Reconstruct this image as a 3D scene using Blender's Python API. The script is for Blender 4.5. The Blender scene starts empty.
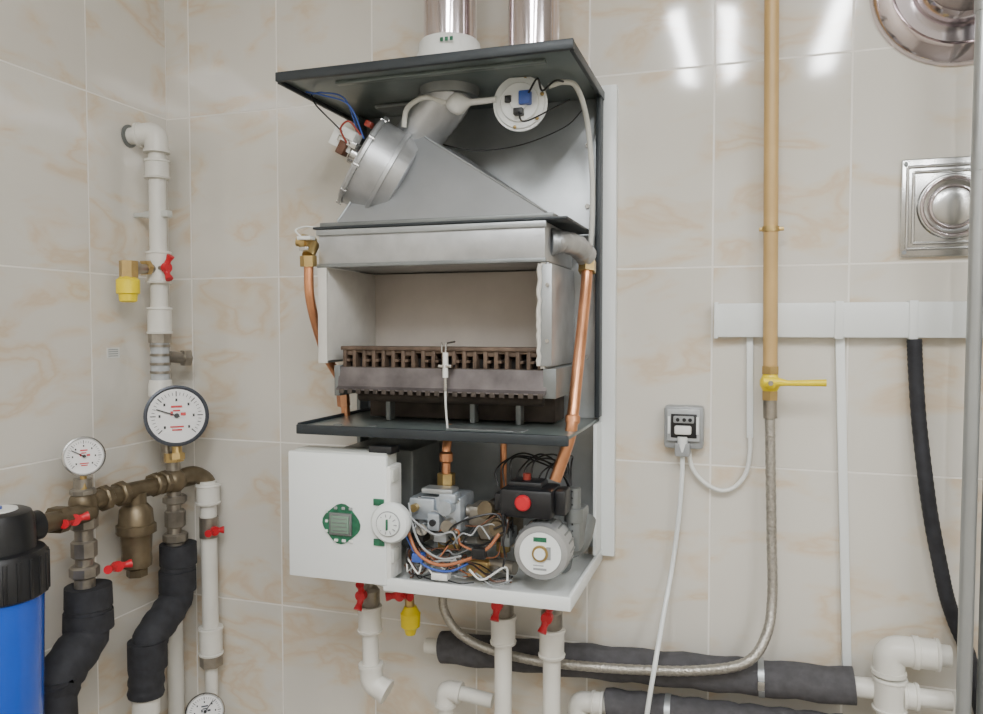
import bpy, bmesh, math, random
from mathutils import Vector, Matrix
random.seed(7)
V=Vector
def lin(c):
    c=c/255.0
    return c/12.92 if c<=0.04045 else ((c+0.055)/1.055)**2.4
def col(r,g,b): return (lin(r),lin(g),lin(b),1.0)
MATS={}
def mat(name,rgb,rough=.5,metal=0.0,var=.12,scale=25,bump=0.0,spec=.5,trans=0.0,emit=0,coat=0):
    m=bpy.data.materials.new(name);m.use_nodes=True
    nt=m.node_tree;b=nt.nodes['Principled BSDF']
    b.inputs['Roughness'].default_value=rough
    b.inputs['Metallic'].default_value=metal
    b.inputs['Specular IOR Level'].default_value=spec
    b.inputs['Coat Weight'].default_value=coat
    b.inputs['Transmission Weight'].default_value=trans
    c=col(*rgb)
    tc=nt.nodes.new('ShaderNodeTexCoord')
    no=nt.nodes.new('ShaderNodeTexNoise');no.inputs['Scale'].default_value=scale;no.inputs['Detail'].default_value=5
    nt.links.new(tc.outputs['Object'],no.inputs['Vector'])
    cr=nt.nodes.new('ShaderNodeValToRGB')
    cr.color_ramp.elements[0].position=.3;cr.color_ramp.elements[1].position=.7
    cr.color_ramp.elements[0].color=tuple(x*(1-var) for x in c[:3])+(1,)
    cr.color_ramp.elements[1].color=tuple(min(1,x*(1+var)) for x in c[:3])+(1,)
    nt.links.new(no.outputs['Fac'],cr.inputs['Fac'])
    nt.links.new(cr.outputs['Color'],b.inputs['Base Color'])
    if bump>0:
        bp=nt.nodes.new('ShaderNodeBump');bp.inputs['Strength'].default_value=bump;bp.inputs['Distance'].default_value=.002
        nt.links.new(no.outputs['Fac'],bp.inputs['Height']);nt.links.new(bp.outputs['Normal'],b.inputs['Normal'])
    if emit:
        b.inputs['Emission Color'].default_value=c;b.inputs['Emission Strength'].default_value=emit
    MATS[name]=m
    return m
galv=mat('galvanized_steel',(170,174,176),.40,.7,.12,18)
galvd=mat('galvanized_dark',(130,134,134),.45,.6,.18,14)
burnsheet=mat('burner_sheet_stained',(104,98,98),.5,.6,.35,30)
alu=mat('aluminium',(184,186,188),.38,.7,.12,30,.15)
hoodm=mat('hood_sheet',(170,173,176),.38,.7,.08,12)
chrome=mat('chrome_flue',(215,205,208),.12,1.0,.04,8)
steel=mat('stainless',(196,196,194),.24,1.0,.06,20)
darkplate=mat('dark_painted_plate',(112,122,120),.28,.35,.15,14)
platelip=mat('plate_edge',(44,50,54),.45,.1,.15,30)
black=mat('black_plastic',(26,27,30),.4,0,.2,30)
rubber=mat('black_rubber_foam',(42,43,48),.75,0,.3,60,.4)
gaugerim=mat('gauge_rim_grey',(66,70,78),.35,.3,.1,20)
greyfoam=mat('grey_foam',(76,75,78),.85,0,.2,70,.5)
white=mat('white_enamel',(230,234,233),.3,0,.03,6)
whitep=mat('white_plastic',(226,227,223),.35,0,.04,12)
ppw=mat('white_polypropylene',(220,218,210),.38,0,.06,14)
ppg=mat('bracket_grey_white',(198,200,194),.4,0,.05,14)
insul=mat('ceramic_fibre_board',(206,203,196),.9,0,.07,30,.3)
insuld=mat('chamber_board_warm',(192,184,175),.9,0,.12,9,.3)
copper=mat('copper',(220,156,116),.30,.9,.18,22)
brass=mat('brass',(186,160,106),.34,.85,.18,30)
bronze=mat('bronze_tarnished',(112,100,80),.45,.7,.3,28,.3)
nickel=mat('nickel_fitting',(154,148,138),.36,.8,.25,35)
rust=mat('burner_brown',(98,82,70),.65,.4,.4,45)
darkslot=mat('painted_slot_shade',(26,22,20),.9,0,.2,30)  # near-black colour paints the shade inside the burner slots
shadowm=mat('shade_brown_steel',(74,66,60),.7,.3,.4,24)  # burner steel, also the dark brown standing in for shade beneath it
red=mat('red_handle',(200,30,44),.36,0,.1,20)
yellow=mat('yellow_paint',(244,218,16),.38,0,.06,20)
tan=mat('gas_pipe_tan_paint',(196,162,106),.38,0,.08,18)
braid=mat('braid_steel',(172,168,160),.35,.8,.2,250,.8)
blue=mat('blue_housing',(24,84,200),.22,0,.06,6,coat=.3)
bluew=mat('blue_wire',(60,90,170),.4)
redw=mat('red_wire',(140,50,38),.4)
orangew=mat('orange_wire',(166,104,70),.4)
brownw=mat('brown_wire',(96,62,44),.4)
yelw=mat('green_yellow_wire',(120,136,80),.4)
face=mat('gauge_face',(230,229,228),.4,0,.02,10)
redmark=mat('gauge_red',(196,50,56),.5)
pcb=mat('green_pcb',(34,100,72),.4,0,.3,120)
lcd=mat('lcd_glass',(112,138,122),.2,0,.08,20)
silic=mat('silicone_tube',(208,208,200),.4,0,.04,20)
grime=mat('grey_plastic',(152,155,156),.35,0,.1,20)
clearp=mat('smoky_cover',(174,178,180),.15,0,.1,60)
valveb=mat('valve_cast_bluish',(176,184,192),.36,.6,.2,40,.2)
lampm=mat('tube_emission',(250,252,255),.5,0,0,5,emit=12)
pole=mat('pole_grey',(165,168,168),.3,.5,.08,8)

class O:
    def __init__(s,name):
        s.n=name;s.bm=bmesh.new();s.m=[];s.T=Matrix.Identity(4)
    def mi(s,m):
        if m not in s.m:s.m.append(m)
        return s.m.index(m)
    def box(s,x0,x1,y0,y1,z0,z1,m,bev=.0008,rot=None):
        c=V(((x0+x1)/2,(y0+y1)/2,(z0+z1)/2));d=V((abs(x1-x0),abs(y1-y0),abs(z1-z0)))
        return s.cbox(c,d,m,bev,rot)
    def cbox(s,c,d,m,bev=.0008,rot=None):
        M=Matrix.Translation(c)@((rot or Matrix.Identity(4)))@Matrix.Diagonal((d[0],d[1],d[2],1))
        b2=bmesh.new();bmesh.ops.create_cube(b2,size=1,matrix=M)
        bev=min(bev,min(d)*.3)
        if bev>0: bmesh.ops.bevel(b2,geom=b2.edges[:],offset=bev,segments=2,affect='EDGES',profile=.5)
        s.merge(b2,m,False);return s
    def merge(s,b2,m,smooth):
        i=s.mi(m)
        bmesh.ops.recalc_face_normals(b2,faces=b2.faces[:])
        vm={}
        for v in b2.verts: vm[v]=s.bm.verts.new(s.T@v.co)
        for f in b2.faces:
            try:
                nf=s.bm.faces.new([vm[v] for v in f.verts]);nf.material_index=i;nf.smooth=smooth
            except ValueError: pass
        b2.free()
    def sweep(s,pts,rs,m,seg=16,smooth=True,cap=True):
        pts=[V(p) for p in pts]
        if not hasattr(rs,'__len__'): rs=[rs]*len(pts)
        b2=bmesh.new();n=len(pts);tan_=[]
        for i in range(n):
            a=pts[max(0,i-1)];b=pts[min(n-1,i+1)]
            t=(b-a)
            if t.length<1e-9: t=tan_[-1] if tan_ else V((0,0,1))
            tan_.append(t.normalized())
        t=tan_[0];up=V((0,0,1)) if abs(t.z)<.9 else V((1,0,0))
        nn=(up-t*up.dot(t)).normalized();rings=[]
        for i in range(n):
            t=tan_[i];nn=(nn-t*nn.dot(t)).normalized();bb=t.cross(nn)
            rings.append([b2.verts.new(pts[i]+(nn*math.cos(2*math.pi*(k+.5)/seg)+bb*math.sin(2*math.pi*(k+.5)/seg))*max(rs[i],1e-5)) for k in range(seg)])
        for i in range(n-1):
            for k in range(seg):
                b2.faces.new((rings[i][k],rings[i][(k+1)%seg],rings[i+1][(k+1)%seg],rings[i+1][k]))
        if cap:
            b2.faces.new(rings[0][::-1]);b2.faces.new(rings[-1])
        s.merge(b2,m,smooth);return s
    def cyl(s,a,b,r,m,seg=24,r2=None):
        return s.sweep([a,b],[r,r if r2 is None else r2],m,seg,seg>8)
    def hexn(s,a,b,r,m): return s.sweep([a,b],[r,r],m,6,False)
    def lathe(s,p,ax,prof,m,seg=32):
        p=V(p);ax=V(ax).normalized();b2=bmesh.new()
        up=V((0,0,1)) if abs(ax.z)<.9 else V((1,0,0))
        nn=(up-ax*up.dot(ax)).normalized();bb=ax.cross(nn);rings=[]
        for d,r in prof:
            rings.append([b2.verts.new(p+ax*d+(nn*math.cos(2*math.pi*k/seg)+bb*math.sin(2*math.pi*k/seg))*max(r,1e-5)) for k in range(seg)])
        for i in range(len(prof)-1):
            for k in range(seg):
                b2.faces.new((rings[i][k],rings[i][(k+1)%seg],rings[i+1][(k+1)%seg],rings[i+1][k]))
        b2.faces.new(rings[0][::-1]);b2.faces.new(rings[-1])
        s.merge(b2,m,seg>8);return s
    def curve(s,pts,r,m,seg=10,sub=8):
        return s.sweep(cr(pts,sub),r,m,seg)
    def ball(s,c,r,m,sc=(1,1,1)):
        b2=bmesh.new();bmesh.ops.create_uvsphere(b2,u_segments=24,v_segments=14,radius=r,matrix=Matrix.Translation(c)@Matrix.Diagonal((sc[0],sc[1],sc[2],1)))
        s.merge(b2,m,True);return s
    def prism(s,poly,ext,m,bev=0):
        b2=bmesh.new();e=V(ext)
        a=[b2.verts.new(V(p)) for p in poly];b=[b2.verts.new(V(p)+e) for p in poly];n=len(a)
        b2.faces.new(a);b2.faces.new(b[::-1])
        for i in range(n): b2.faces.new((a[i],b[i],b[(i+1)%n],a[(i+1)%n]))
        if bev: bmesh.ops.bevel(b2,geom=b2.edges[:],offset=bev,segments=2,affect='EDGES',profile=.5)
        s.merge(b2,m,False);return s
    def hull(s,faces_pts,m):
        b2=bmesh.new();vs={}
        for f in faces_pts:
            ff=[]
            for p in f:
                k=tuple(round(q,5) for q in p)
                if k not in vs: vs[k]=b2.verts.new(V(p))
                ff.append(vs[k])
            b2.faces.new(ff)
        s.merge(b2,m,False);return s
    def torus(s,c,ax,R,r,m,seg=40,a0=0,a1=360):
        ax=V(ax).normalized();up=V((0,0,1)) if abs(ax.z)<.9 else V((1,0,0))
        n=(up-ax*up.dot(ax)).normalized();b=ax.cross(n);pts=[]
        for k in range(seg+1):
            a=math.radians(a0+(a1-a0)*k/seg);pts.append(V(c)+(n*math.cos(a)+b*math.sin(a))*R)
        return s.sweep(pts,r,m,10)
    def done(s,parent=None):
        me=bpy.data.meshes.new(s.n);s.bm.to_mesh(me);s.bm.free()
        for m in s.m: me.materials.append(m)
        me.set_sharp_from_angle(angle=math.radians(38))
        o=bpy.data.objects.new(s.n,me);bpy.context.scene.collection.objects.link(o)
        if parent: o.parent=parent
        return o
def cr(pts,sub=8):
    P=[V(p) for p in pts];P=[P[0]*2-P[1]]+P+[P[-1]*2-P[-2]];out=[]
    for i in range(1,len(P)-2):
        for k in range(sub):
            t=k/sub;a,b,c,d=P[i-1:i+3]
            out.append(.5*((2*b)+(c-a)*t+(2*a-5*b+4*c-d)*t*t+(3*b-a-3*c+d)*t**3))
    out.append(P[-2]);return out
def empty(name):
    e=bpy.data.objects.new(name,None);bpy.context.scene.collection.objects.link(e);e.empty_display_size=.05;return e
def ppipe(o,pts,r,m=None,ell=True,er=1.38):
    m=m or ppw;pts=[V(p) for p in pts]
    for a,b in zip(pts,pts[1:]): o.cyl(a,b,r,m,20)
    if ell:
        for i in range(1,len(pts)-1):
            c=pts[i];d1=(pts[i-1]-c).normalized();d2=(pts[i+1]-c).normalized();L=r*2.2
            arc=[c+d1*L,c+d1*r*1.0]
            for k in range(1,6):
                t=k/6;arc.append((c+d1*r)*(1-t)**2+c*2*t*(1-t)+(c+d2*r)*t*t)
            arc+=[c+d2*r,c+d2*L]
            o.sweep(arc,r*er,m,20)
            for d in (d1,d2): o.cyl(c+d*(L-.004),c+d*(L+.002),r*er*1.1,m,20)
def collar(o,c,ax,r,h,m=None,er=1.4):
    c=V(c);ax=V(ax).normalized();m=m or ppw
    o.lathe(c-ax*h/2,ax,[(0,r*er*1.05),(.004,r*er*1.1),(.005,r*er),(h-.005,r*er),(h-.004,r*er*1.1),(h,r*er*1.05)],m,22)
def butterfly(o,c,ax,span,m=red,wing=.022):
    c=V(c);ax=V(ax).normalized();sp=V(span).normalized()
    o.cyl(c-ax*.016,c,.0045,nickel,12)
    o.cyl(c-ax*.004,c+ax*.006,.009,m,18)
    for s_ in (1,-1):
        pts=[c+sp*s_*.005+ax*.001,c+sp*s_*wing*.55+ax*.004,c+sp*s_*wing+ax*.010]
        o.sweep(cr(pts,4),[.0055]*4+[.005,.0052,.0062,.007,.0072],m,12)

# ------------------------------------------------------------ ROOM
def tilemat(name,axis):
    m=bpy.data.materials.new(name);m.use_nodes=True;nt=m.node_tree;N=nt.nodes;L=nt.links
    b=N['Principled BSDF'];b.inputs['Specular IOR Level'].default_value=.75
    g=N.new('ShaderNodeNewGeometry');sp=N.new('ShaderNodeSeparateXYZ');L.new(g.outputs['Position'],sp.inputs[0])
    def math_(op,a,bv):
        n=N.new('ShaderNodeMath');n.operation=op
        if hasattr(a,'links'): L.new(a,n.inputs[0])
        else: n.inputs[0].default_value=a
        if hasattr(bv,'links'): L.new(bv,n.inputs[1])
        else: n.inputs[1].default_value=bv
        return n.outputs[0]
    src=sp.outputs['X' if axis=='x' else 'Y']
    uu=math_('ADD',src,.05+2.0 if axis=='x' else 4.0);zz=math_('ADD',sp.outputs['Z'],-1.596+.3185*6)
    cb=N.new('ShaderNodeCombineXYZ');L.new(uu,cb.inputs[0]);L.new(zz,cb.inputs[1])
    br=N.new('ShaderNodeTexBrick');br.offset=0;br.squash=1;L.new(cb.outputs[0],br.inputs['Vector'])
    br.inputs['Scale'].default_value=1;br.inputs['Brick Width'].default_value=.2;br.inputs['Row Height'].default_value=.3185
    br.inputs['Mortar Size'].default_value=.0017;br.inputs['Mortar Smooth'].default_value=.25
    br.inputs['Color1'].default_value=(0,0,0,1);br.inputs['Color2'].default_value=(1,1,1,1);br.inputs['Mortar'].default_value=(.5,.5,.5,1)
    sc=N.new('ShaderNodeVectorMath');sc.operation='SCALE';L.new(br.outputs['Color'],sc.inputs[0]);sc.inputs['Scale'].default_value=3.0
    ad=N.new('ShaderNodeVectorMath');ad.operation='ADD';L.new(cb.outputs[0],ad.inputs[0]);L.new(sc.outputs[0],ad.inputs[1])
    mp=N.new('ShaderNodeMapping');mp.inputs['Rotation'].default_value=(0,0,math.radians(-52));mp.inputs['Scale'].default_value=(1,2.1,1)
    L.new(ad.outputs[0],mp.inputs[0])
    n1=N.new('ShaderNodeTexNoise');n1.inputs['Scale'].default_value=6.5;n1.inputs['Detail'].default_value=4;n1.inputs['Roughness'].default_value=.5;n1.inputs['Distortion'].default_value=.45
    L.new(mp.outputs[0],n1.inputs['Vector'])
    r1=N.new('ShaderNodeValToRGB');e=r1.color_ramp.elements
    base=col(220,216,207);v1=col(220,210,194);v2=col(216,198,174)
    e[0].position=.50;e[0].color=base;e[1].position=.57;e[1].color=v1
    x=e.new(.61);x.color=v2;x=e.new(.65);x.color=v1;x=e.new(.74);x.color=base
    L.new(n1.outputs['Fac'],r1.inputs['Fac'])
    n2=N.new('ShaderNodeTexNoise');n2.inputs['Scale'].default_value=3;n2.inputs['Detail'].default_value=3;L.new(ad.outputs[0],n2.inputs['Vector'])
    r2=N.new('ShaderNodeValToRGB');r2.color_ramp.elements[0].position=.35;r2.color_ramp.elements[0].color=(.93,.925,.91,1);r2.color_ramp.elements[1].position=.65;r2.color_ramp.elements[1].color=(1,1,1,1)
    L.new(n2.outputs['Fac'],r2.inputs['Fac'])
    mu=N.new('ShaderNodeMix');mu.data_type='RGBA';mu.blend_type='MULTIPLY';mu.inputs[0].default_value=1
    L.new(r1.outputs[0],mu.inputs[6]);L.new(r2.outputs[0],mu.inputs[7])
    mx=N.new('ShaderNodeMix');mx.data_type='RGBA';L.new(br.outputs['Fac'],mx.inputs[0]);L.new(mu.outputs[2],mx.inputs[6]);mx.inputs[7].default_value=col(240,236,228)
    L.new(mx.outputs[2],b.inputs['Base Color'])
    rr=N.new('ShaderNodeMapRange');L.new(br.outputs['Fac'],rr.inputs[0]);rr.inputs[3].default_value=.075;rr.inputs[4].default_value=.7;L.new(rr.outputs[0],b.inputs['Roughness'])
    nb=N.new('ShaderNodeTexNoise');nb.inputs['Scale'].default_value=7;nb.inputs['Detail'].default_value=1;L.new(ad.outputs[0],nb.inputs['Vector'])
    b0=N.new('ShaderNodeBump');b0.inputs['Strength'].default_value=.22;b0.inputs['Distance'].default_value=.004;L.new(nb.outputs['Fac'],b0.inputs['Height'])
    b1=N.new('ShaderNodeBump');b1.invert=True;b1.inputs['Strength'].default_value=.6;b1.inputs['Distance'].default_value=.001
    L.new(br.outputs['Fac'],b1.inputs['Height']);L.new(b0.outputs[0],b1.inputs['Normal']);L.new(b1.outputs[0],b.inputs['Normal'])
    return m
tx=tilemat('marble_tile_back','x');ty=tilemat('marble_tile_side','y')
floorm=mat('floor_tile',(130,124,116),.4,0,.1,6);ceilm=mat('ceiling_white',(222,223,222),.7,0,.02,4)
LX=-1.105;RX=1.5;FY=-3.2;CZ=2.55
o=O('wall_back');o.box(LX-.1,RX+.1,0,.1,0,CZ,tx,0);o.done()
o=O('wall_left');o.box(LX-.1,LX,FY,0,0,CZ,ty,0);o.done()
o=O('wall_right');o.box(RX,RX+.1,FY,0,0,CZ,ty,0);o.done()
o=O('wall_front');o.box(LX-.1,RX+.1,FY-.1,FY,0,CZ,tx,0);o.done()
o=O('floor');o.box(LX-.1,RX+.1,FY-.1,.1,-.1,0,floorm,0);o.done()
o=O('ceiling');o.box(LX-.1,RX+.1,FY-.1,.1,CZ,CZ+.1,ceilm,0);o.done()

def lamp(xs,y0,y1,power):
    e=empty('ceiling_or_fill_lamp')  # shared by the tube fixtures seen in reflections and the added fill lamps
    o=O('lamp_housing');o.box(min(xs)-.05,max(xs)+.05,y0-.03,y1+.03,CZ-.03,CZ,white,.003)
    for x in xs:
        for y in (y0-.01,y1+.01): o.box(x-.015,x+.015,y-.01,y+.01,CZ-.06,CZ-.03,whitep,.001)
    o.done(e)
    o=O('tubes')
    for x in xs:o.cyl((x,y0,CZ-.045),(x,y1,CZ-.045),.013,lampm,16)
    o.done(e)
    for x in xs:
        l=bpy.data.lights.new('tube_light','AREA');l.shape='RECTANGLE';l.size=.05;l.size_y=(y1-y0);l.energy=power;l.color=(.97,.985,1)
        q=bpy.data.objects.new('tube_light',l);bpy.context.scene.collection.objects.link(q);q.location=(x,(y0+y1)/2,CZ-.062);q.parent=e
lamp([-.22,-.06],-2.0,-1.25,10)
lamp([.27],-2.0,-1.25,11)
lamp([.95,1.05],-2.2,-1.0,7)  # added fill lamp on the right, no such fixture known
lamp([-.75],-2.9,-1.7,5)  # invented fixture, put on the left to fill the room with light
lamp([1.25,1.35],-3.05,-2.3,6)  # extra fill light at the rear, added and kept out of the reflections

# ------------------------------------------------------------ BOILER
B=empty('gas_boiler')
TP=1.876
o=O('back_panel')
o.box(-.662,-.229,-.012,-.002,1.13,TP,galv,.001)
o.box(-.229,-.202,-.016,0,1.118,1.895,white,.002)
o.box(-.232,-.224,-.040,-.012,1.352,TP,platelip,.001)
o.box(-.230,-.224,-.060,-.012,1.13,1.343,white,.001)
o.box(-.662,-.655,-.045,-.012,1.13,TP,galvd,.001)
for z in (1.45,1.70,1.80): o.cyl((-.25,-.012,z),(-.25,-.016,z),.004,steel,10)
o.done(B)
o=O('top_plate')
o.box(-.680,-.224,-.256,-.010,TP,TP+.007,darkplate,.001)
o.box(-.682,-.222,-.262,-.253,TP-.004,TP+.010,platelip,.0015)
o.box(-.682,-.676,-.256,-.012,TP-.006,TP+.008,platelip,.001)
o.box(-.228,-.222,-.256,-.012,TP-.006,TP+.008,platelip,.001)
o.box(-.60,-.50,-.09,-.05,TP-.006,TP,galvd,.001)
o.box(-.60,-.27,-.225,-.213,TP-.005,TP,darkplate,.001)
o.done(B)
o=O('draught_hood')
o.box(-.648,-.240,-.214,-.020,1.653,1.657,platelip,.001)
o.box(-.640,-.262,-.206,-.024,1.657,1.664,galvd,.001)
yb=-.03
A=[(-.612,-.200,1.664),(-.274,-.200,1.664),(-.274,yb,1.664),(-.612,yb,1.664)]
C=[(-.538,-.150,1.800),(-.484,-.150,1.800),(-.47,-.06,1.800),(-.545,-.06,1.800)]
o.hull([A,C]+[[A[i],A[(i+1)%4],C[(i+1)%4],C[i]] for i in range(4)],hoodm)
o.sweep([(-.612,-.2005,1.666),(-.538,-.151,1.800)],.0016,galv,8)
o.sweep([(-.274,-.2005,1.666),(-.484,-.151,1.800)],.0016,galv,8)
o.done(B)
o=O('heat_exchanger')
o.box(-.640,-.273,-.210,-.024,1.595,1.652,alu,.002)
o.box(-.642,-.271,-.214,-.208,1.643,1.652,galv,.001)
o.box(-.642,-.271,-.213,-.208,1.593,1.599,galvd,.001)
o.box(-.652,-.640,-.19,-.04,1.60,1.648,galv,.003)
pp=cr([(-.275,-.165,1.626),(-.262,-.145,1.628),(-.247,-.11,1.624),(-.239,-.08,1.612)],6)
o.sweep(pp,[.0165+.0012*math.sin(i*2.2) for i in range(len(pp))],alu,20)
o.lathe((-.276,-.165,1.626),(1,.5,0),[(0,.021),(.006,.021),(.007,.018),(.012,.018)],galv,24)
o.done(B)
o=O('combustion_chamber')
o.box(-.640,-.633,-.212,-.026,1.443,1.593,galv,.001)
o.box(-.640,-.624,-.214,-.210,1.443,1.593,insul,.001)
o.box(-.633,-.626,-.208,-.03,1.447,1.593,insul,.001)
o.box(-.632,-.280,-.040,-.028,1.40,1.593,insuld,.001)
o.box(-.280,-.273,-.210,-.03,1.440,1.593,insul,.001)
o.box(-.273,-.269,-.205,-.03,1.442,1.593,alu,.001)
o.box(-.282,-.262,-.214,-.209,1.444,1.590,galv,.001)
pts=[(-.280+random.uniform(-.0015,.0015),-.2155,1.444+.0073*k) for k in range(21)]
o.sweep(pts,[random.uniform(.0028,.0040) for _ in pts],insul,8)
for z in (1.48,1.56): o.cyl((-.268,-.214,z),(-.268,-.217,z),.003,steel,8)
o.done(B)
o=O('burner')
o.box(-.604,-.276,-.190,-.045,1.40,1.452,darkslot,.001)  # solid block; the slots' shade is in its colour
n=19;x0=-.598;dx=(.598-.282)/n
for k in range(n+1):
    x=x0+k*dx
    o.box(x-.0030,x+.0030,-.205,-.045,1.434,1.466,rust,.0008)
    if k<n:
        o.box(x+.0030,x+dx-.0030,-.203,-.05,1.456+.004*(k%2),1.464,rust,.0006)
        if k%3!=1: o.box(x+.0030,x+dx*.5,-.204,-.19,1.446,1.450,rust,.0004)
o.box(-.604,-.275,-.207,-.17,1.464,1.470,rust,.001)
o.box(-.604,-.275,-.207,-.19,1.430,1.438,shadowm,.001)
P=[(-.606,-.207,1.437),(-.606,-.213,1.408),(-.606,-.219,1.404),(-.606,-.219,1.402),(-.606,-.20,1.404),(-.606,-.203,1.437)]
o.prism(P,(.336,0,0),burnsheet)
o.box(-.614,-.604,-.21,-.05,1.392,1.44,galvd,.001)
o.box(-.275,-.256,-.212,-.05,1.397,1.44,galvd,.001)
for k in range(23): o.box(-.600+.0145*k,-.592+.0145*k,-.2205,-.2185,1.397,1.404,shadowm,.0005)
o.box(-.60,-.28,-.115,-.05,1.350,1.400,shadowm,.002)  # dark box added in the gap under the burner, coloured as shadow
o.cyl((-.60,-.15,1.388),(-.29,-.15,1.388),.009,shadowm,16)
for x in (-.55,-.405,-.33): o.box(x-.004,x+.004,-.15,-.13,1.349,1.40,galvd,.001)
o.cyl((-.4215,-.222,1.462),(-.4215,-.222,1.425),.0042,whitep,12)
o.cyl((-.4215,-.222,1.425),(-.4215,-.222,1.405),.0028,steel,10)
o.box(-.432,-.411,-.226,-.207,1.440,1.444,steel,.0005)
o.sweep([(-.4215,-.222,1.462),(-.4215,-.218,1.476),(-.415,-.20,1.478)],.0015,steel,8)
o.sweep([(-.430,-.215,1.462),(-.430,-.214,1.474),(-.436,-.20,1.476)],.0015,steel,8)
o.curve([(-.4215,-.222,1.407),(-.421,-.222,1.38),(-.42,-.218,1.350)],.0016,whitep)
o.done(B)
o=O('separating_shelf')
o.box(-.652,-.230,-.252,-.014,1.343,1.348,darkplate,.001)
o.box(-.654,-.228,-.258,-.250,1.336,1.3505,platelip,.0015)
o.box(-.654,-.649,-.254,-.014,1.337,1.353,platelip,.001)
for x in(-.60,-.54,-.31): o.lathe((x,-.225,1.347),(0,0,1),[(0,.007),(.002,.007),(.003,.004)],galvd,14)
o.box(-.42,-.30,-.225,-.195,1.348,1.350,galvd,.001)
o.done(B)
o=O('flow_pipe_right')
o.sweep(cr([(-.238,-.078,1.61),(-.2375,-.088,1.56),(-.238,-.155,1.42),(-.239,-.178,1.365),(-.243,-.182,1.335),(-.262,-.19,1.275)],8),.0088,copper,18)
o.hexn((-.238,-.074,1.604),(-.2375,-.080,1.586),.0145,brass)
o.lathe((-.239,-.175,1.372),(0,-.2,-1),[(0,.0085),(.003,.011),(.012,.011),(.015,.0085)],copper,20)
o.done(B)
o=O('return_pipe_left')
o.sweep(cr([(-.655,-.215,1.60),(-.655,-.21,1.54),(-.654,-.17,1.46),(-.652,-.115,1.40),(-.650,-.105,1.335)],8),.0075,copper,16)
o.hexn((-.655,-.216,1.612),(-.655,-.215,1.595),.013,brass)
o.cyl((-.655,-.216,1.612),(-.655,-.2,1.632),.010,brass)
o.lathe((-.652,-.2,1.632),(-1,-.2,.15),[(0,.010),(.012,.010),(.013,.013),(.022,.013),(.023,.008),(.03,.008)],brass,18)
o.box(-.672,-.648,-.222,-.205,1.637,1.643,whitep,.001)
o.box(-.668,-.652,-.222,-.205,1.620,1.626,steel,.001)
o.hexn((-.652,-.115,1.395),(-.652,-.11,1.365),.011,copper)
o.curve([(-.665,-.215,1.640),(-.675,-.22,1.652),(-.668,-.2,1.660),(-.648,-.19,1.658)],.0014,whitep)
o.done(B)
o=O('exhaust_fan')
ax=V((-.74,-.40,.48)).normalized();c=V((-.558,-.145,1.748))
S=1.10
o.lathe(c,ax,[(d,r*S) for d,r in [(-.034,.045),(-.030,.062),(-.010,.067),(-.009,.071),(-.003,.071),(-.002,.067),(.034,.067),(.035,.072),(.040,.072),(.041,.066),(.044,.064),(.045,.030)]],alu,56)
e1=c+ax*.045
o.lathe(e1,ax,[(0,.020),(.004,.020),(.005,.015),(.014,.015),(.016,.010)],steel,24)
R=Matrix.Rotation(.5,4,'Y')
o.cbox(e1+ax*.014+V((0,0,.016)),(.036,.030,.010),steel,.001,R)
o.cbox(e1+ax*.016+V((.002,0,.026)),(.026,.024,.020),whitep,.002,R)
o.cbox(e1+ax*.022+V((-.004,-.004,.004)),(.014,.018,.022),brownw,.002,R)
o.cbox(e1+ax*.028+V((0,0,.016)),(.042,.006,.032),whitep,.001,R)
o.cbox(e1+ax*.016+V((.034,0,.043)),(.012,.012,.010),redw,.002,R)
u=ax.orthogonal().normalized();w=ax.cross(u)
for k in range(10):
    a=k*math.pi/5
    o.cyl(c+ax*.033+(u*math.cos(a)+w*math.sin(a))*.077,c+ax*.042+(u*math.cos(a)+w*math.sin(a))*.077,.003,steel,8)
o.lathe((-.508,-.105,1.79),(-.5,-.2,-.2),[(0,.035),(.03,.045),(.05,.05)],galvd,28)
o.done(B)
o=O('fan_outlet_duct')
pth=cr([(-.545,-.10,1.765),(-.520,-.11,1.80),(-.485,-.125,1.831),(-.458,-.13,1.857),(-.449,-.13,TP)],6)
o.sweep(pth,[.038+.0012*(i%2) for i in range(len(pth))],alu,28)
o.lathe((-.449,-.13,TP-.014),(0,0,1),[(0,.046),(.014,.048)],galvd,28)
o.done(B)
o=O('air_pressure_switch')
c=V((-.327,-.150,1.838));ax=V((.12,-1,-.05)).normalized()
o.lathe(c-ax*.01,ax,[(0,.034),(.004,.040),(.008,.0415),(.012,.0415),(.013,.038),(.016,.037),(.018,.030),(.022,.028),(.023,.014),(.027,.013)],white,44)
for k in range(6):
    a=k*math.pi/3+.3;o.ball(c+ax*.004+V((math.cos(a)*.036,0,math.sin(a)*.036)),.003,brass)
o.cbox(c+ax*.016+V((.010,0,.004)),(.018,.014,.020),bluew,.002)
o.cbox(c+ax*.016+V((.000,0,-.016)),(.014,.014,.010),black,.001)
o.cbox(c+ax*.016+V((-.016,0,.004)),(.010,.010,.010),black,.001)
o.box(-.345,-.31,-.146,-.13,1.865,TP,galv,.001)
o.done(B)
o=O('silicone_tubes')
o.curve([(-.515,-.16,1.815),(-.507,-.165,1.842),(-.480,-.165,1.856),(-.455,-.165,1.850),(-.435,-.16,1.843)],.0042,silic,12)
o.lathe((-.442,-.16,1.843),(1,0,.02),[(0,.005),(.006,.012),(.016,.017),(.024,.016),(.032,.009),(.038,.005),(.08,.0045)],whitep,24)
o.curve([(-.283,-.15,1.860),(-.262,-.14,1.867),(-.246,-.12,1.862),(-.2375,-.085,1.82),(-.233,-.065,1.74),(-.2335,-.06,1.68),(-.236,-.06,1.63)],.0042,silic,12)
o.done(B)
o=O('upper_wiring')
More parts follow.
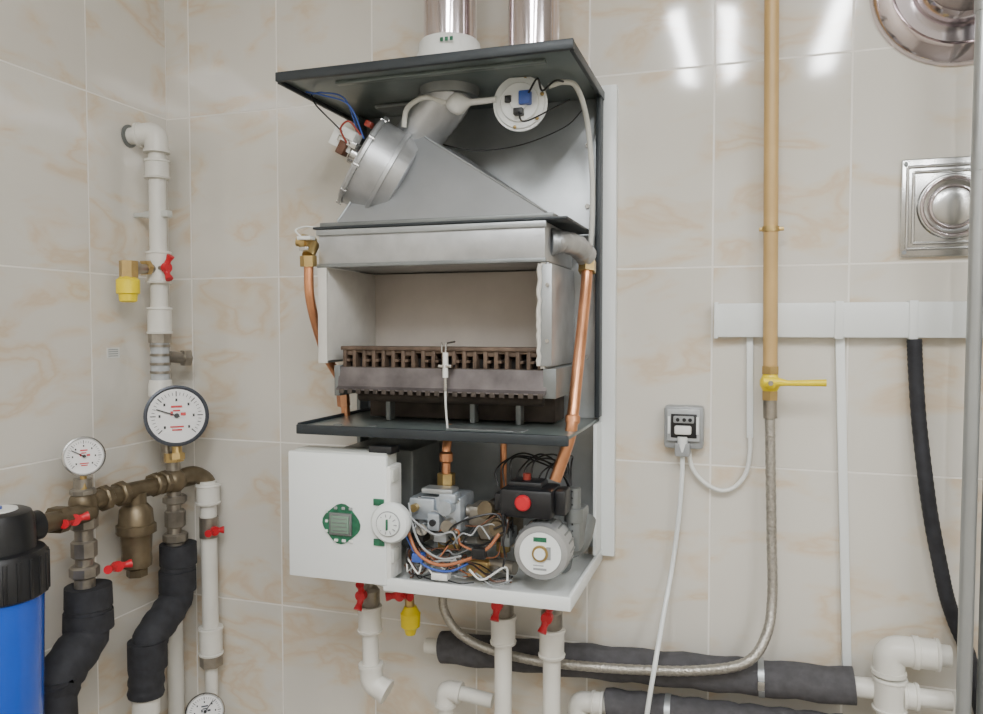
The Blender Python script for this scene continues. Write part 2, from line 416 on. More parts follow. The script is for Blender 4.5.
o.curve([(-.59,-.17,1.81),(-.597,-.2,1.855),(-.63,-.21,1.865),(-.655,-.2,1.868)],.0013,bluew)
o.curve([(-.58,-.17,1.80),(-.59,-.2,1.845),(-.63,-.21,1.861),(-.66,-.21,1.869)],.0013,bluew)
o.curve([(-.605,-.17,1.80),(-.62,-.19,1.82),(-.648,-.2,1.85),(-.662,-.19,1.87)],.0013,black)
o.curve([(-.31,-.17,1.845),(-.29,-.19,1.860),(-.285,-.18,1.845),(-.268,-.16,1.864),(-.25,-.1,1.868)],.0016,black)
o.curve([(-.325,-.17,1.822),(-.31,-.19,1.80),(-.28,-.15,1.825),(-.258,-.12,1.846)],.0013,black)
o.curve([(-.48,-.1,1.80),(-.42,-.1,1.785),(-.35,-.08,1.792),(-.28,-.06,1.82),(-.25,-.05,1.85)],.0011,black)
o.curve([(-.60,-.19,1.79),(-.605,-.2,1.81),(-.59,-.2,1.82),(-.575,-.19,1.80)],.0016,redw)
o.done(B)
o=O('control_box')
o.box(-.666,-.500,-.262,-.253,1.116,1.310,white,.003)
o.box(-.660,-.504,-.253,-.215,1.122,1.312,ppg,.002)
o.box(-.504,-.494,-.260,-.22,1.125,1.294,whitep,.002)
o.box(-.535,-.497,-.250,-.22,1.310,1.322,black,.002)
P=[(-.574+.030*math.cos(a)*(1+.07*math.cos(4*a+.4)),-.2625,1.204+.029*math.sin(a)*(1+.07*math.cos(4*a+.4))) for a in [k*2*math.pi/28 for k in range(28)]]
o.prism(P,(0,-.0015,0),pcb)
o.box(-.593,-.555,-.2675,-.263,1.187,1.221,galvd,.003)
o.box(-.589,-.559,-.269,-.267,1.191,1.217,lcd,.001)
for k in range(4): o.box(-.586,-.562,-.2695,-.2688,1.194+.006*k,1.1955+.006*k,galvd,0)
for z in (1.19,1.205,1.22): o.box(-.600,-.596,-.266,-.263,z,z+.004,whitep,.0005)
for x in (-.585,-.572,-.56): o.box(x,x+.006,-.266,-.263,1.177,1.181,whitep,.0005);o.box(x,x+.005,-.266,-.263,1.226,1.230,grime,.0005)
dx0=-.007
o.lathe((-.486+dx0,-.250,1.212),(0.05,-1,0),[(0,.028),(.010,.030),(.016,.030),(.020,.027),(.021,.019),(.0215,.019)],white,40)
o.lathe((-.4855+dx0,-.270,1.212),(0.05,-1,0),[(0,.0190),(.002,.0190)],grime,32)
o.lathe((-.4855+dx0,-.2715,1.212),(0.05,-1,0),[(0,.0175),(.003,.017),(.004,.010)],white,32)
for k in range(9):
    a=math.radians(-45+k*34);o.cbox((-.4852+dx0+math.sin(a)*.0125,-.2750,1.212+math.cos(a)*.0125),(.0014,.001,.005),grime,0,Matrix.Rotation(a,4,'Y'))
o.box(-.4865+dx0,-.4840+dx0,-.279,-.2745,1.204,1.220,pcb,.0008)
for z in (1.27,1.15): o.box(-.508,-.490,-.258,-.235,z,z+.02,ppg,.002)
o.box(-.520,-.503,-.2645,-.262,1.176,1.186,pcb,.0003);o.box(-.520,-.503,-.2645,-.262,1.236,1.246,pcb,.0003)
o.done(B)
o=O('bottom_tray')
P=[(-.505,-.256,0),(-.225,-.256,0),(-.225,-.004,0),(-.655,-.004,0),(-.655,-.20,0)]
o.prism([(p[0],p[1],1.112) for p in P],(0,0,.004),white)
o.box(-.507,-.223,-.260,-.254,1.108,1.128,white,.0015)
o.box(-.229,-.223,-.256,-.004,1.108,1.128,white,.0015)
o.done(B)
o=O('circulation_pump')
o.box(-.334,-.256,-.236,-.17,1.226,1.268,black,.006)
o.box(-.345,-.330,-.225,-.18,1.232,1.258,black,.003)
o.box(-.256,-.240,-.22,-.18,1.230,1.266,black,.003)
o.box(-.325,-.275,-.22,-.18,1.266,1.276,black,.003)
o.lathe((-.297,-.234,1.250),(0,-1,0),[(0,.010),(.004,.0115),(.009,.0115),(.012,.009)],red,28)
ax=V((.06,-1,0.0));c=V((-.276,-.16,1.180))
o.lathe(c,ax,[(0,.030),(.012,.036),(.030,.037),(.034,.041),(.070,.041),(.073,.039),(.078,.038),(.079,.031),(.081,.030)],alu,48)
for k in range(20):
    a=k*2*math.pi/20;p=c+V((math.cos(a)*.0405,0,math.sin(a)*.0405))
    o.cbox(p+ax.normalized()*.05,(.003,.034,.003),galvd,.0006,Matrix.Rotation(-a,4,'Y'))
f=c+ax.normalized()*.0805
o.lathe(f,ax,[(0,.030),(.0008,.030)],white,36);o.lathe(f+V((0,-.0008,0)),ax,[(0,.012),(.003,.0115)],brass,24)
o.lathe(f+V((0,-.003,0)),ax,[(0,.0085),(.003,.008)],white,20)
o.box(-.289,-.262,f.y-.0014,f.y-.0006,1.1965,1.203,pcb,0)
for (xa,xb,za,zb) in ((-.292,-.286,1.172,1.188),(-.262,-.256,1.172,1.190),(-.288,-.262,1.156,1.159),(-.285,-.266,1.162,1.1635)): o.box(xa,xb,f.y-.0014,f.y-.0006,za,zb,grime,0)
o.sweep(cr([(-.235,-.10,1.2),(-.24,-.13,1.17),(-.26,-.14,1.16),(-.27,-.12,1.13)],5),.018,galvd,18)
o.lathe((-.240,-.16,1.26),(0,0,-1),[(0,.010),(.03,.010),(.031,.015),(.05,.015)],galvd,20)
o.box(-.25,-.228,-.17,-.10,1.165,1.225,galvd,.006)
o.cyl((-.302,-.2,1.268),(-.302,-.2,1.285),.006,redw,14)
o.done(B)
o=O('gas_control_valve')
o.box(-.470,-.400,-.215,-.15,1.190,1.245,valveb,.006)
o.box(-.482,-.440,-.222,-.17,1.208,1.242,valveb,.004)
o.box(-.448,-.428,-.232,-.20,1.196,1.222,valveb,.003)
o.box(-.432,-.404,-.226,-.20,1.238,1.252,valveb,.003)
o.cyl((-.418,-.215,1.232),(-.418,-.236,1.232),.011,valveb,24);o.cyl((-.416,-.215,1.204),(-.416,-.232,1.204),.010,nickel,24)
o.cyl((-.455,-.22,1.198),(-.455,-.236,1.198),.009,steel,20)
o.cyl((-.470,-.22,1.228),(-.470,-.232,1.228),.006,brass,16);o.cyl((-.438,-.232,1.209),(-.438,-.236,1.209),.005,black,16)
o.cyl((-.398,-.19,1.22),(-.388,-.19,1.22),.010,nickel,20)
o.box(-.460,-.410,-.225,-.195,1.250,1.258,galv,.002)
o.box(-.475,-.455,-.23,-.20,1.175,1.19,black,.002);o.box(-.44,-.42,-.226,-.20,1.178,1.192,grime,.002)
for x in (-.466,-.405):
    for z in (1.195,1.240): o.cyl((x,-.215,z),(x,-.219,z),.0035,steel,6)
o.hexn((-.437,-.18,1.256),(-.437,-.18,1.274),.014,brass)
o.sweep(cr([(-.437,-.18,1.270),(-.437,-.18,1.30),(-.437,-.176,1.32),(-.437,-.16,1.345)],5),.0072,copper,16)
o.lathe((-.437,-.18,1.290),(0,0,1),[(0,.0072),(.003,.0105),(.015,.0105),(.018,.0072)],copper,18)
o.cyl((-.435,-.17,1.19),(-.435,-.17,1.115),.012,galvd,18)
o.hexn((-.435,-.17,1.175),(-.435,-.17,1.155),.019,brass)
o.done(B)
o=O('hydraulic_group')
o.box(-.40,-.345,-.14,-.06,1.16,1.215,bronze,.006)
o.cyl((-.372,-.14,1.19),(-.372,-.17,1.19),.014,brass,20);o.hexn((-.372,-.17,1.19),(-.372,-.18,1.19),.016,nickel)
o.cyl((-.375,-.08,1.12),(-.375,-.08,1.343),.0055,copper,16);o.hexn((-.375,-.08,1.15),(-.375,-.08,1.13),.012,brass)
o.cyl((-.36,-.19,1.142),(-.32,-.2,1.142),.010,nickel,18);o.box(-.395,-.36,-.21,-.18,1.125,1.15,brass,.004)
o.lathe((-.34,-.21,1.205),(0,-1,.1),[(0,.014),(.01,.014),(.012,.011),(.02,.011)],bronze,20)
o.box(-.34,-.325,-.21,-.17,1.175,1.2,galvd,.003)
o.box(-.395,-.35,-.20,-.15,1.20,1.23,nickel,.005)
o.lathe((-.355,-.2,1.225),(-.3,-1,.3),[(0,.010),(.012,.010),(.013,.013),(.022,.013)],bronze,18)
o.box(-.64,-.51,-.14,-.02,1.14,1.30,galvd,.006)
o.done(B)
o=O('lower_wiring')
cols=[black,brownw,grime,black,brownw,whitep,black,orangew,grime]
for k in range(46):
    x=random.uniform(-.49,-.31);z=random.uniform(1.125,1.220);y=random.uniform(-.245,-.20)
    p=[(x,y,z)];dxx=random.choice([-1,1])
    for j in range(4):
        x+=dxx*random.uniform(.005,.035);x=max(-.475,min(-.325,x));z+=random.uniform(-.025,.022);z=max(1.122,min(1.230,z));y+=random.uniform(-.012,.012);y=max(-.245,min(-.19,y));p.append((x,y,z))
    o.curve(p,random.choice([.0010,.0013,.0016]),cols[k%9],8,6)
o.curve([(-.478,-.235,1.195),(-.455,-.248,1.165),(-.42,-.25,1.152),(-.38,-.245,1.162),(-.35,-.24,1.18),(-.335,-.23,1.20)],.0026,orangew)
o.curve([(-.48,-.235,1.185),(-.45,-.245,1.15),(-.41,-.245,1.142),(-.38,-.24,1.155)],.0018,bluew)
o.curve([(-.478,-.23,1.235),(-.465,-.245,1.205),(-.45,-.245,1.175),(-.42,-.245,1.160),(-.39,-.24,1.165)],.0018,grime)
o.box(-.465,-.448,-.25,-.235,1.152,1.165,bluew,.001);o.box(-.435,-.41,-.248,-.23,1.128,1.138,whitep,.001);o.box(-.372,-.352,-.248,-.234,1.165,1.18,black,.001)
for k in range(8):
    o.curve([(-.35+.01*k,-.19,1.262),(-.355+.012*k,-.18,1.285+.008*(k%3)),(-.33+.012*k,-.15,1.30+.006*(k%2)),(-.27+.003*k,-.14,1.28),(-.240,-.17,1.255-.010*k)],.0014,black)
o.done(B)
def flue(x,y,r,ring):
    e=O('flue_pipe')
    b=TP+.007
    e.lathe((x,y,b),(0,0,1),[(0,r),(.30,r),(.301,r*1.05),(.31,r*1.06),(.36,r*1.06),(.361,r),(CZ-b,r)],chrome,48)
    if ring:
        e.lathe((x,y,b),(0,0,1),[(0,r*1.26),(.044,r*1.26),(.048,r*1.20),(.062,r*1.18),(.066,r*1.10),(.067,r)],whitep,48)
        for k in range(3): e.box(x+.004+.008*k,x+.009+.008*k,y-r*1.27,y-r*1.25,b+.050,b+.056,pcb,0)
    else: e.lathe((x,y,b),(0,0,1),[(0,r*1.2),(.01,r*1.2),(.012,r)],whitep,48)
    e.done()
flue(-.449,-.13,.041,True);flue(-.312,-.13,.039,False)

# ------------------------------------------------------------ GAS
o=O('gas_pipe')
o.sweep([(.030,-.032,CZ),(.033,-.032,1.99),(.038,-.032,1.43)],.0108,tan,24)
o.done()
o=O('pipe_clamp')
o.lathe((.0358,-.032,1.645),(0,0,1),[(0,.0125),(.008,.0125)],brass,24);o.box(.019,.055,-.034,-.030,1.646,1.652,brass,.001);o.cyl((.0358,-.02,1.649),(.0358,0,1.649),.004,brass,10);o.done()
o=O('gas_shutoff_valve')
o.hexn((.038,-.032,1.44),(.038,-.032,1.428),.0135,brass)
o.lathe((.038,-.032,1.430),(0,0,-1),[(0,.010),(.006,.012),(.012,.015),(.020,.015),(.026,.012),(.030,.010)],yellow,24)
o.hexn((.038,-.032,1.402),(.038,-.032,1.388),.0125,brass)
o.cyl((.038,-.045,1.416),(.038,-.058,1.416),.006,brass,14)
o.sweep([(.028,-.058,1.4175),(.050,-.058,1.4175),(.062,-.062,1.4165),(.115,-.062,1.418)],[.0075,.0065,.0042,.0054],yellow,12)
o.ball((.038,-.060,1.416),.0085,yellow,(1,.6,1));o.cyl((.038,-.064,1.416),(.038,-.068,1.416),.004,nickel,6);o.done()
o=O('braided_gas_hose')
hp=cr([(.038,-.032,1.385),(.040,-.034,1.30),(.043,-.036,1.18),(.045,-.045,1.09),(.037,-.065,1.035),(.008,-.086,.997),(-.06,-.088,.976),(-.156,-.088,.964),(-.25,-.088,.958),(-.325,-.088,.957),(-.40,-.088,.966),(-.445,-.09,.984),(-.470,-.09,1.01),(-.480,-.088,1.04),(-.47,-.088,1.08),(-.435,-.1,1.108)],14)
o.sweep(hp,[.0074+.0006*(i%2) for i in range(len(hp))],braid,14)
o.cyl((.038,-.032,1.39),(.039,-.033,1.36),.0105,nickel,18);o.done()

# ------------------------------------------------------------ TRUNKING
o=O('cable_trunking')
o.box(-.045,.60,-.022,0,1.484,1.537,white,.002);o.box(-.046,-.040,-.024,0,1.482,1.539,white,.001)
for x in (.135,.235): o.box(x-.006,x+.006,-.024,0,1.482,1.539,white,.001)
o.done()
def slat(name,a,b,w,d,m):
    o=O(name);a=V(a);b=V(b)
    o.prism([a+V((-w/2,0,0)),a+V((w/2,0,0)),b+V((w/2,0,0)),b+V((-w/2,0,0))],(0,-d,0),m,.001);return o
o=slat('cable_conduit',(.138,0,1.484),(.156,0,.975),.013,.010,white)
o.done()
slat('cable_conduit',(.008,0,1.484),(.010,0,1.325),.010,.009,white).done()
o=O('socket_cable');o.curve([(.010,-.006,1.33),(.010,-.008,1.30),(.004,-.010,1.268),(-.013,-.012,1.246),(-.035,-.014,1.240),(-.06,-.014,1.252),(-.078,-.014,1.275),(-.084,-.014,1.306)],.0036,whitep,12);o.done()
o=O('power_socket')
o.box(-.122,-.060,-.026,0,1.305,1.374,grime,.006)
o.box(-.117,-.065,-.033,-.024,1.318,1.370,clearp,.004)
o.box(-.110,-.070,-.035,-.032,1.324,1.362,black,.004)
o.box(-.106,-.074,-.040,-.034,1.348,1.359,grime,.002)
o.box(-.104,-.078,-.043,-.034,1.330,1.344,whitep,.003)
for x in (-.099,-.089,-.080): o.lathe((x,-.040,1.3535),(0,-1,0),[(0,.003),(.0015,.003)],black,12)
for x in (-.113,-.069): o.box(x-.002,x+.002,-.036,-.033,1.330,1.358,white,.001)
o.box(-.104,-.080,-.036,-.012,1.294,1.316,grime,.003)
o.sweep([(-.092,-.030,1.326),(-.092,-.030,1.300)],[.009,.006],white,16)
o.done()
o=O('power_cord')
o.curve([(-.092,-.024,1.306),(-.093,-.022,1.26),(-.097,-.022,1.20),(-.106,-.022,1.12),(-.116,-.06,1.05),(-.124,-.112,.985),(-.136,-.115,.90),(-.16,-.11,.70),(-.20,-.08,.4),(-.22,-.06,.02)],.0038,white,12);o.done()
o=O('drain_hose')
hp=cr([(.238,-.014,1.482),(.240,-.016,1.44),(.245,-.02,1.365),(.252,-.03,1.29),(.262,-.03,1.22),(.275,-.032,1.15),(.284,-.032,1.108),(.297,-.022,1.07),(.322,-.018,1.00),(.345,-.02,.85),(.35,-.02,.6),(.355,-.02,.02)],12)
o.sweep(hp,[.0098+.0006*(i%2) for i in range(len(hp))],rubber,16);o.done()

# ------------------------------------------------------------ VENTS
o=O('square_vent_cover')
cx,cz=.286,1.675
o.box(cx-.068,cx+.070,-.008,0,cz-.072,cz+.072,steel,.003)
for s_ in (.060,.052):
    for (a,b) in (((-s_,-s_),(s_,-s_)),((s_,-s_),(s_,s_)),((s_,s_),(-s_,s_)),((-s_,s_),(-s_,-s_))):
        o.cyl((cx+a[0],-.008,cz+a[1]),(cx+b[0],-.008,cz+b[1]),.0025,steel,10)
o.lathe((cx,-.008,cz),(0,-1,0),[(0,.048),(.004,.046),(.005,.040),(.003,.038),(.002,.030),(.004,.027),(.005,.018),(.006,.010),(.006,.004)],steel,48)
o.torus((cx,-.013,cz),(0,1,0),.042,.0025,chrome);o.torus((cx,-.012,cz),(0,1,0),.030,.002,chrome)
for sx in(-1,1):
    for sz in(-1,1): o.cyl((cx+sx*.063,-.008,cz+sz*.065),(cx+sx*.063,-.011,cz+sz*.065),.003,galvd,8)
o.done()
o=O('round_flue_vent')
cx,cz=.292,2.000
o.lathe((cx,0,cz),(0,-1,0),[(0,.122),(.004,.122),(.010,.118),(.022,.104),(.024,.098),(.020,.094),(.012,.090),(.012,.070),(.030,.060),(.034,.056)],chrome,64)
o.lathe((cx,-.03,cz),(0,-1,0),[(0,.056),(.05,.054),(.052,.046),(.056,.040)],steel,48)
o.torus((cx,-.012,cz),(0,1,0),.110,.003,chrome,48);o.done()
o=O('vertical_riser_pipe')
o.sweep([(.299,-.10,CZ),(.294,-.10,1.5),(.288,-.10,0)],.0095,pole,20)
for z in (1.72,1.93): 
    o.cyl((.29,-.10,z),(.33,-.10,z),.007,pole,12);o.lathe((.2965,-.10,z-.012),(0,0,1),[(0,.0115),(.024,.0115)],pole,18)
o.done()
o=O('vertical_riser_pipe');o.sweep([(.325,-.10,CZ),(.319,-.10,1.5),(.314,-.10,0)],.010,galvd,20);o.done()

# ------------------------------------------------------------ BOTTOM PIPES
def insp(a,b,r,joins):
    o=O('insulated_pipe');a=V(a);b=V(b);n=40;pts=[a.lerp(b,k/n)+V((0,0,.0015*math.sin(k*1.3))) for k in range(n+1)]
    o.sweep(pts,[r*(1+.015*math.sin(k*2.1)) for k in range(n+1)],greyfoam,24)
    d=(b-a).normalized()
    for t in joins:
        p=a.lerp(b,t);o.lathe(p-d*.004,d,[(0,r*1.07),(.009,r*1.07)],galv,28);o.cbox(p+V((0,-r*1.08,0)),(.010,.008,.014),steel,.001)
    o.cyl(a-d*.03,a,r*.5,ppw,20);o.cyl(b,b+d*.03,r*.55,ppw,20)
    return o.done()
insp((-.498,-.045,.939),(.162,-.045,.964),.027,(.80,))
insp((-.205,-.050,.883),(.15,-.050,.893),.026,(.27,))
o=O('water_pipe')
ppipe(o,[(.285,-.055,1.030),(.206,-.055,1.030),(.209,-.055,.02)],.0155)
collar(o,(.208,-.055,.965),(0,0,1),.0155,.05);collar(o,(.255,-.055,1.030),(1,0,0),.0155,.03)
ppipe(o,[(.222,-.055,.965),(.288,-.055,.965)],.013);collar(o,(.235,-.055,.965),(1,0,0),.013,.02)
collar(o,(.208,-.055,.89),(0,0,1),.0155,.03);o.done()
def drop(x,y,ztop,pts,handle=True,hs=(1,0,.3)):
    o=O('water_pipe')
    o.cyl((x,y,1.110),(x,y,ztop+.03),.009,nickel,18);o.hexn((x,y,1.095),(x,y,1.080),.0155,nickel)
    o.lathe((x,y,ztop+.055),(0,0,-1),[(0,.012),(.006,.017),(.03,.017),(.036,.013)],nickel,22)
    if handle: butterfly(o,(x,y-.030,ztop+.050),(0,-1,0),hs)
    collar(o,(x,y,ztop),(0,0,1),.0140,.045)
    ppipe(o,pts,.0140);return o
o=drop(-.600,-.12,1.005,[(-.600,-.12,1.005),(-.598,-.12,.895),(-.575,-.12,.885)],True,(.1,0,1));o.done()
o=drop(-.363,-.12,1.015,[(-.363,-.12,1.01),(-.363,-.12,.02)],True,(.1,0,1));o.done()
o=drop(-.283,-.12,1.004,[(-.283,-.12,1.0),(-.283,-.12,.02)],True,(.3,0,1));o.done()
o=O('drain_valve')
o.cyl((-.53,-.12,1.110),(-.526,-.12,1.03),.008,brass,16);o.hexn((-.528,-.12,1.07),(-.527,-.12,1.055),.014,nickel)
butterfly(o,(-.530,-.148,1.062),(0,-1,0),(1,0,.1))
o.lathe((-.525,-.12,1.035),(0,0,-1),[(0,.010),(.010,.015),(.012,.017),(.034,.016),(.038,.011),(.048,.008)],yellow,20);o.done()
o=O('water_pipe')
ppipe(o,[(-.395,-.075,.872),(-.48,-.075,.88),(-.485,-.075,.02)],.012);o.done()
o=O('water_pipe')
ppipe(o,[(-.215,-.050,.883),(-.255,-.050,.882),(-.258,-.050,.02)],.012);collar(o,(-.222,-.050,.883),(1,0,0),.013,.02);o.done()

# ------------------------------------------------------------ LEFT riser
o=O('corner_water_riser')
px,py=-1.052,-.090
ppipe(o,[(-1.105,-.102,1.858),(px,py,1.862),(px,py,1.50)],.0155)
collar(o,(px,py,1.795),(0,0,1),.0155,.035);collar(o,(px,py,1.612),(0,0,1),.0155,.06);collar(o,(px,py,1.512),(0,0,1),.0155,.05)
o.box(px-.028,px+.028,py-.008,py+.008,1.705,1.718,ppg,.003);o.box(-1.105,px,py-.005,py+.005,1.707,1.716,ppg,.002)
o.hexn((px,py,1.490),(px,py,1.47),.021,nickel)
o.cyl((px,py,1.475),(px,py,1.40),.017,clearp,22)
for z in (1.462,1.445,1.428,1.412): o.lathe((px,py,z),(0,0,1),[(0,.0185),(.005,.0185)],nickel,22)
o.lathe((px,py,1.40),(0,0,-1),[(0,.02),(.012,.022),(.03,.022),(.034,.016)],ppw,22)
o.cyl((px,py,1.445),(px+.02,py+.045,1.44),.011,nickel,16);o.hexn((px+.018,py+.04,1.44),(px+.024,py+.052,1.44),.017,nickel)
o.cyl((px,py,1.37),(px+.012,py+.003,1.24),.011,nickel,16)
o.lathe((-1.105,-.102,1.858),(1,.1,0),[(0,.021),(.003,.021),(.004,.018)],galvd,24)
o.done()
o=O('safety_relief_valve')
o.cyl((px,py,1.61),(px+.004,-.15,1.605),.009,nickel,16);o.hexn((px,-.118,1.61),(px,-.128,1.609),.0145,brass)
butterfly(o,(px+.03,-.105,1.61),(1,-.1,0),(0,.1,1))
o.cyl((px+.004,-.150,1.607),(px+.004,-.176,1.604),.013,nickel,20);o.hexn((px+.004,-.17,1.618),(px+.004,-.17,1.588),.016,brass)
o.lathe((px+.004,-.172,1.590),(0,0,-1),[(0,.012),(.006,.020),(.03,.020),(.032,.016),(.044,.015),(.046,.010)],yellow,20);o.done()

def gauge(c,n,r,rim,redtxt,ang):
    o=O('pressure_gauge');c=V(c);n=V(n).normalized()
    right=V((0,0,1)).cross(n).normalized();up=n.cross(right)
    o.lathe(c-n*.028,n,[(0,r*.80),(.004,r*.93),(.024,r*.95),(.025,r),(.034,r),(.035,r*.93),(.031,r*.88)],rim,48)
    o.lathe(c,n,[(0.0,r*.88),(.0035,r*.88)],face,48)
    M=Matrix((right,n,up)).transposed().to_4x4();M.translation=c+n*.0045;o.T=M
    for k in range(31):
        a=math.radians(-135+k*9);L=.10 if k%5 else .17
        o.cbox((math.sin(a)*r*.72,0,math.cos(a)*r*.72),(r*.015 if k%5 else r*.03,.0006,r*L),black,0,Matrix.Rotation(a,4,'Y'))
    for k in range(0,7):
        a=math.radians(-135+k*45);o.cbox((math.sin(a)*r*.52,0,math.cos(a)*r*.52),(r*.06,.0006,r*.09),black,0)
    for (x,z,w,h) in ((0,.30,.34,.07),(0,.17,.22,.05),(0,-.36,.42,.05),(0,-.46,.3,.05),(.2,.05,.16,.10),(-.15,.08,.08,.14)): o.cbox((x*r,0,z*r),(w*r,.0006,h*r),redtxt,0)
    a=math.radians(ang);o.cbox((math.sin(a)*r*.28,.0015,math.cos(a)*r*.28),(r*.04,.001,r*.75),black,0,Matrix.Rotation(a,4,'Y'))
    o.cyl((0,0,0),(0,.003,0),r*.08,black,16)
    o.T=Matrix.Identity(4)
    o.cyl(c-n*.012-up*r*.9,c-n*.012-up*(r+.02),r*.16,brass,16)
    o.hexn(c-n*.012-up*(r+.012),c-n*.012-up*(r+.024),r*.24,brass)
    return o.done()
def facing(c,tilt): return (V((0,-1.3,1.5))-V(c)).normalized()+V(tilt)
g=(-1.008,-.100,1.334);gauge(g,facing(g,(.0,.1,.05)),.057,gaugerim,redmark,-70)
g=(-1.020,-.305,1.290);gauge(g,facing(g,(.1,.1,.0)),.032,steel,redmark,-60)
g=(-.970,-.080,.765);gauge(g,facing(g,(.0,.1,.4)),.036,steel,gaugerim,40)

o=O('brass_manifold')
mx=-1.03
o.cyl((mx,-.085,1.262),(mx,-.085,1.10),.013,nickel,20)
o.hexn((mx,-.085,1.262),(mx,-.085,1.245),.019,brass)
o.cyl((mx,-.30,1.212),(mx,-.03,1.205),.016,bronze,22)
for y in (-.262,-.225,-.142,-.12): o.lathe((mx,y,1.210),(0,1,0),[(0,.019),(.003,.022),(.013,.022),(.016,.019)],bronze,8)
o.ball((mx,-.085,1.208),.024,bronze);o.ball((mx,-.298,1.212),.022,bronze)
o.sweep(cr([(mx,-.085,1.208),(mx+.015,-.05,1.215),(mx+.03,-.03,1.20),(-.995,-.032,1.18)],5),.016,bronze,18)
o.cyl((mx,-.298,1.252),(mx,-.298,1.10),.014,nickel,20)
for z,h,r_ in ((1.236,.012,.020),(1.190,.022,.022),(1.150,.030,.020),(1.108,.02,.023)): o.lathe((mx,-.298,z-h),(0,0,1),[(0,r_-.003),(.003,r_),(h-.003,r_),(h,r_-.003)],nickel,8)
for z,h,r_ in ((1.18,.016,.022),(1.152,.034,.019),(1.108,.018,.023)): o.lathe((mx,-.082,z-h),(0,0,1),[(0,r_-.003),(.003,r_),(h-.003,r_),(h,r_-.003)],nickel,8)
o.cyl((mx,-.298,1.10),(mx,-.298,1.06),.016,nickel,20)
o.cyl((mx,-.082,1.10),(mx,-.082,1.05),.016,nickel,20)
o.cyl((mx+.01,-.298,1.196),(-1.0,-.43,1.205),.015,bronze,20);o.hexn((mx+.012,-.35,1.199),(mx+.016,-.37,1.2),.022,bronze)
o.ball((mx,-.298,1.195),.023,bronze)
o.done()
o=O('strainer_filter')
o.cyl((mx,-.182,1.205),(mx,-.182,1.18),.018,bronze,20)
o.lathe((mx,-.182,1.185),(0,0,-1),[(0,.020),(.01,.028),(.035,.030),(.037,.034),(.052,.034),(.054,.027),(.09,.025),(.10,.026),(.112,.025),(.118,.015)],bronze,10)
o.hexn((mx,-.182,1.07),(mx,-.182,1.055),.018,bronze);o.done()
def bv(c,ax,sp,w=.024):
    o=O('ball_valve_handle');butterfly(o,c,ax,sp,red,w);return o.done()
bv((mx+.028,-.345,1.196),(1,-.3,.2),(0,1,.05))
bv((mx+.032,-.262,1.098),(1,-.3,.2),(.1,1,-.05))
bv((-.975,-.040,1.105),(1,-.5,0),(.3,1,0),.018)
def foam(pts,r):
    o=O('foam_insulated_pipe')
    p=cr(pts,5)
    o.sweep(p,[r*(1+.04*math.sin(i*1.9)) for i in range(len(p))],rubber,22)
    return o
o=foam([(mx,-.290,1.068),(mx,-.292,1.045),(mx,-.294,1.01),(mx+.003,-.305,.985),(mx+.006,-.345,.958),(mx+.008,-.368,.93),(mx+.008,-.372,.87),(mx+.008,-.372,.02)],.035)
o.lathe((mx,-.291,1.072),(0,0,-1),[(0,.036),(.035,.037),(.037,.034)],rubber,24);o.lathe((mx,-.292,1.03),(0,0,-1),[(0,.038),(.03,.039)],rubber,24);o.done()
o=foam([(mx,-.075,1.072),(mx,-.076,1.03),(mx,-.082,.985),(mx+.001,-.11,.96),(mx+.002,-.150,.935),(mx+.002,-.163,.90),(mx+.002,-.166,.86),(mx+.002,-.168,.83)],.031)
o.lathe((mx,-.075,1.085),(0,0,-1),[(0,.034),(.04,.034),(.042,.030)],rubber,24);o.lathe((mx,-.078,1.035),(0,0,-1),[(0,.034),(.04,.034)],rubber,24)
o.lathe((mx+.002,-.162,.93),(0,0,-1),[(0,.034),(.05,.034)],rubber,24)
o.cyl((mx+.002,-.168,.84),(mx+.002,-.168,.02),.017,ppw,20);o.lathe((mx+.002,-.168,.828),(0,0,-1),[(0,.024),(.03,.024)],ppw,20);o.done()
o=O('water_pipe')
ppipe(o,[(-.992,-.034,1.20),(-.99,-.034,.84)],.0155)
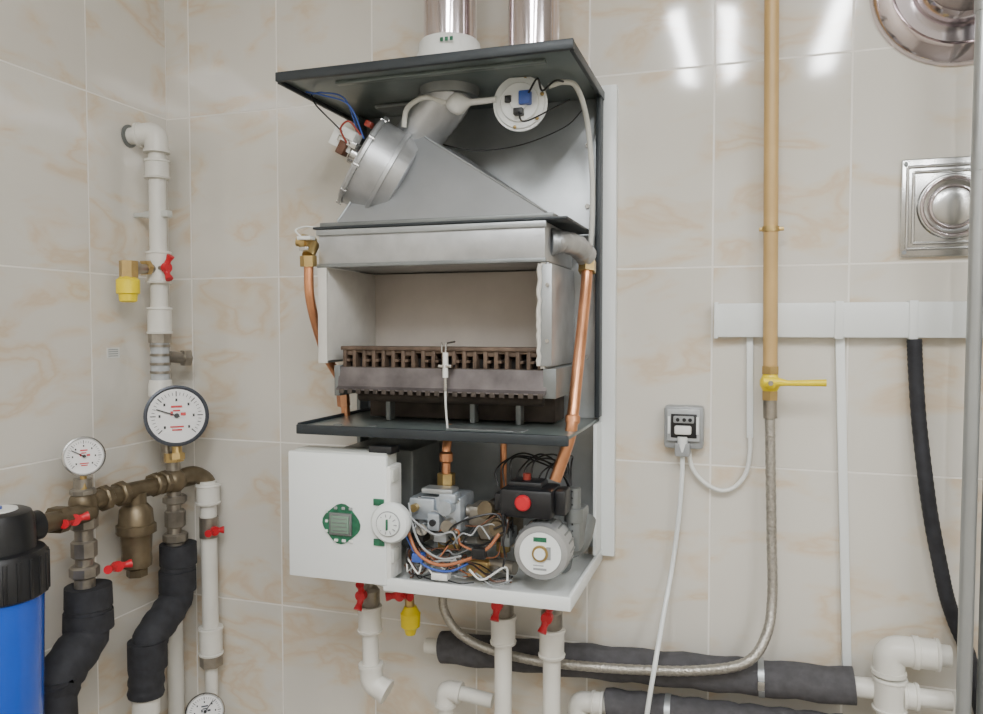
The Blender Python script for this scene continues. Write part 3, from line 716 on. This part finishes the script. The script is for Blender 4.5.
collar(o,(-.992,-.034,1.175),(0,0,1),.0155,.04);collar(o,(-.99,-.034,.885),(0,0,1),.0155,.055);o.hexn((-.99,-.034,.86),(-.99,-.034,.835),.022,nickel);o.cyl((-.99,-.034,.84),(-.99,-.034,.02),.012,ppw,18)
o.cyl((-.991,-.034,1.13),(-.991,-.034,1.09),.018,nickel,20);o.done()
o=O('water_pipe');ppipe(o,[(-1.075,-.035,1.05),(-1.073,-.035,.02)],.0155);o.done()

W=empty('water_filter')
o=O('filter_head');fx,fy=-1.005,-.478
o.lathe((fx,fy,1.118),(0,0,1),[(0,.060),(.004,.066),(.060,.066),(.066,.062),(.068,.052),(.110,.050),(.120,.046),(.123,.040)],black,48)
for k in range(24):
    a=k*math.pi/12;o.cbox((fx+math.cos(a)*.0655,fy+math.sin(a)*.0655,1.150),(.004,.006,.055),black,.001,Matrix.Rotation(a,4,'Z'))
o.cyl((fx,fy+.03,1.205),(-1.0,-.41,1.205),.022,black,24)
o.lathe((fx,fy,1.240),(0,0,1),[(0,.030),(.003,.029)],whitep,24)
o.cyl((fx,fy,1.24),(fx,fy,1.246),.01,bluew,16);o.done(W)
o=O('filter_housing')
o.lathe((fx,fy,1.120),(0,0,-1),[(0,.061),(.01,.060),(.24,.055),(.26,.050),(.268,.035),(.27,.02)],blue,48);o.done(W)
o=O('wall_sticker');o.box(LX,LX+.0006,-.165,-.135,1.443,1.462,whitep,0)
for k in range(4): o.box(LX+.0006,LX+.0009,-.162,-.139,1.446+.004*k,1.4475+.004*k,grime,0)
o.done()

# ------------------------------------------------------------ CAMERA / WORLD
cd=bpy.data.cameras.new('camera');cd.sensor_width=36;cd.lens=780/983*36;cd.clip_start=.02
c=bpy.data.objects.new('camera',cd);bpy.context.scene.collection.objects.link(c)
c.location=(0,-1.3,1.5);c.rotation_euler=(math.radians(90)-math.atan(30/780),0,math.atan(253/780))
bpy.context.scene.camera=c
w=bpy.data.worlds.new('world');bpy.context.scene.world=w;w.use_nodes=True
w.node_tree.nodes['Background'].inputs[0].default_value=(.6,.65,.7,1);w.node_tree.nodes['Background'].inputs[1].default_value=.4
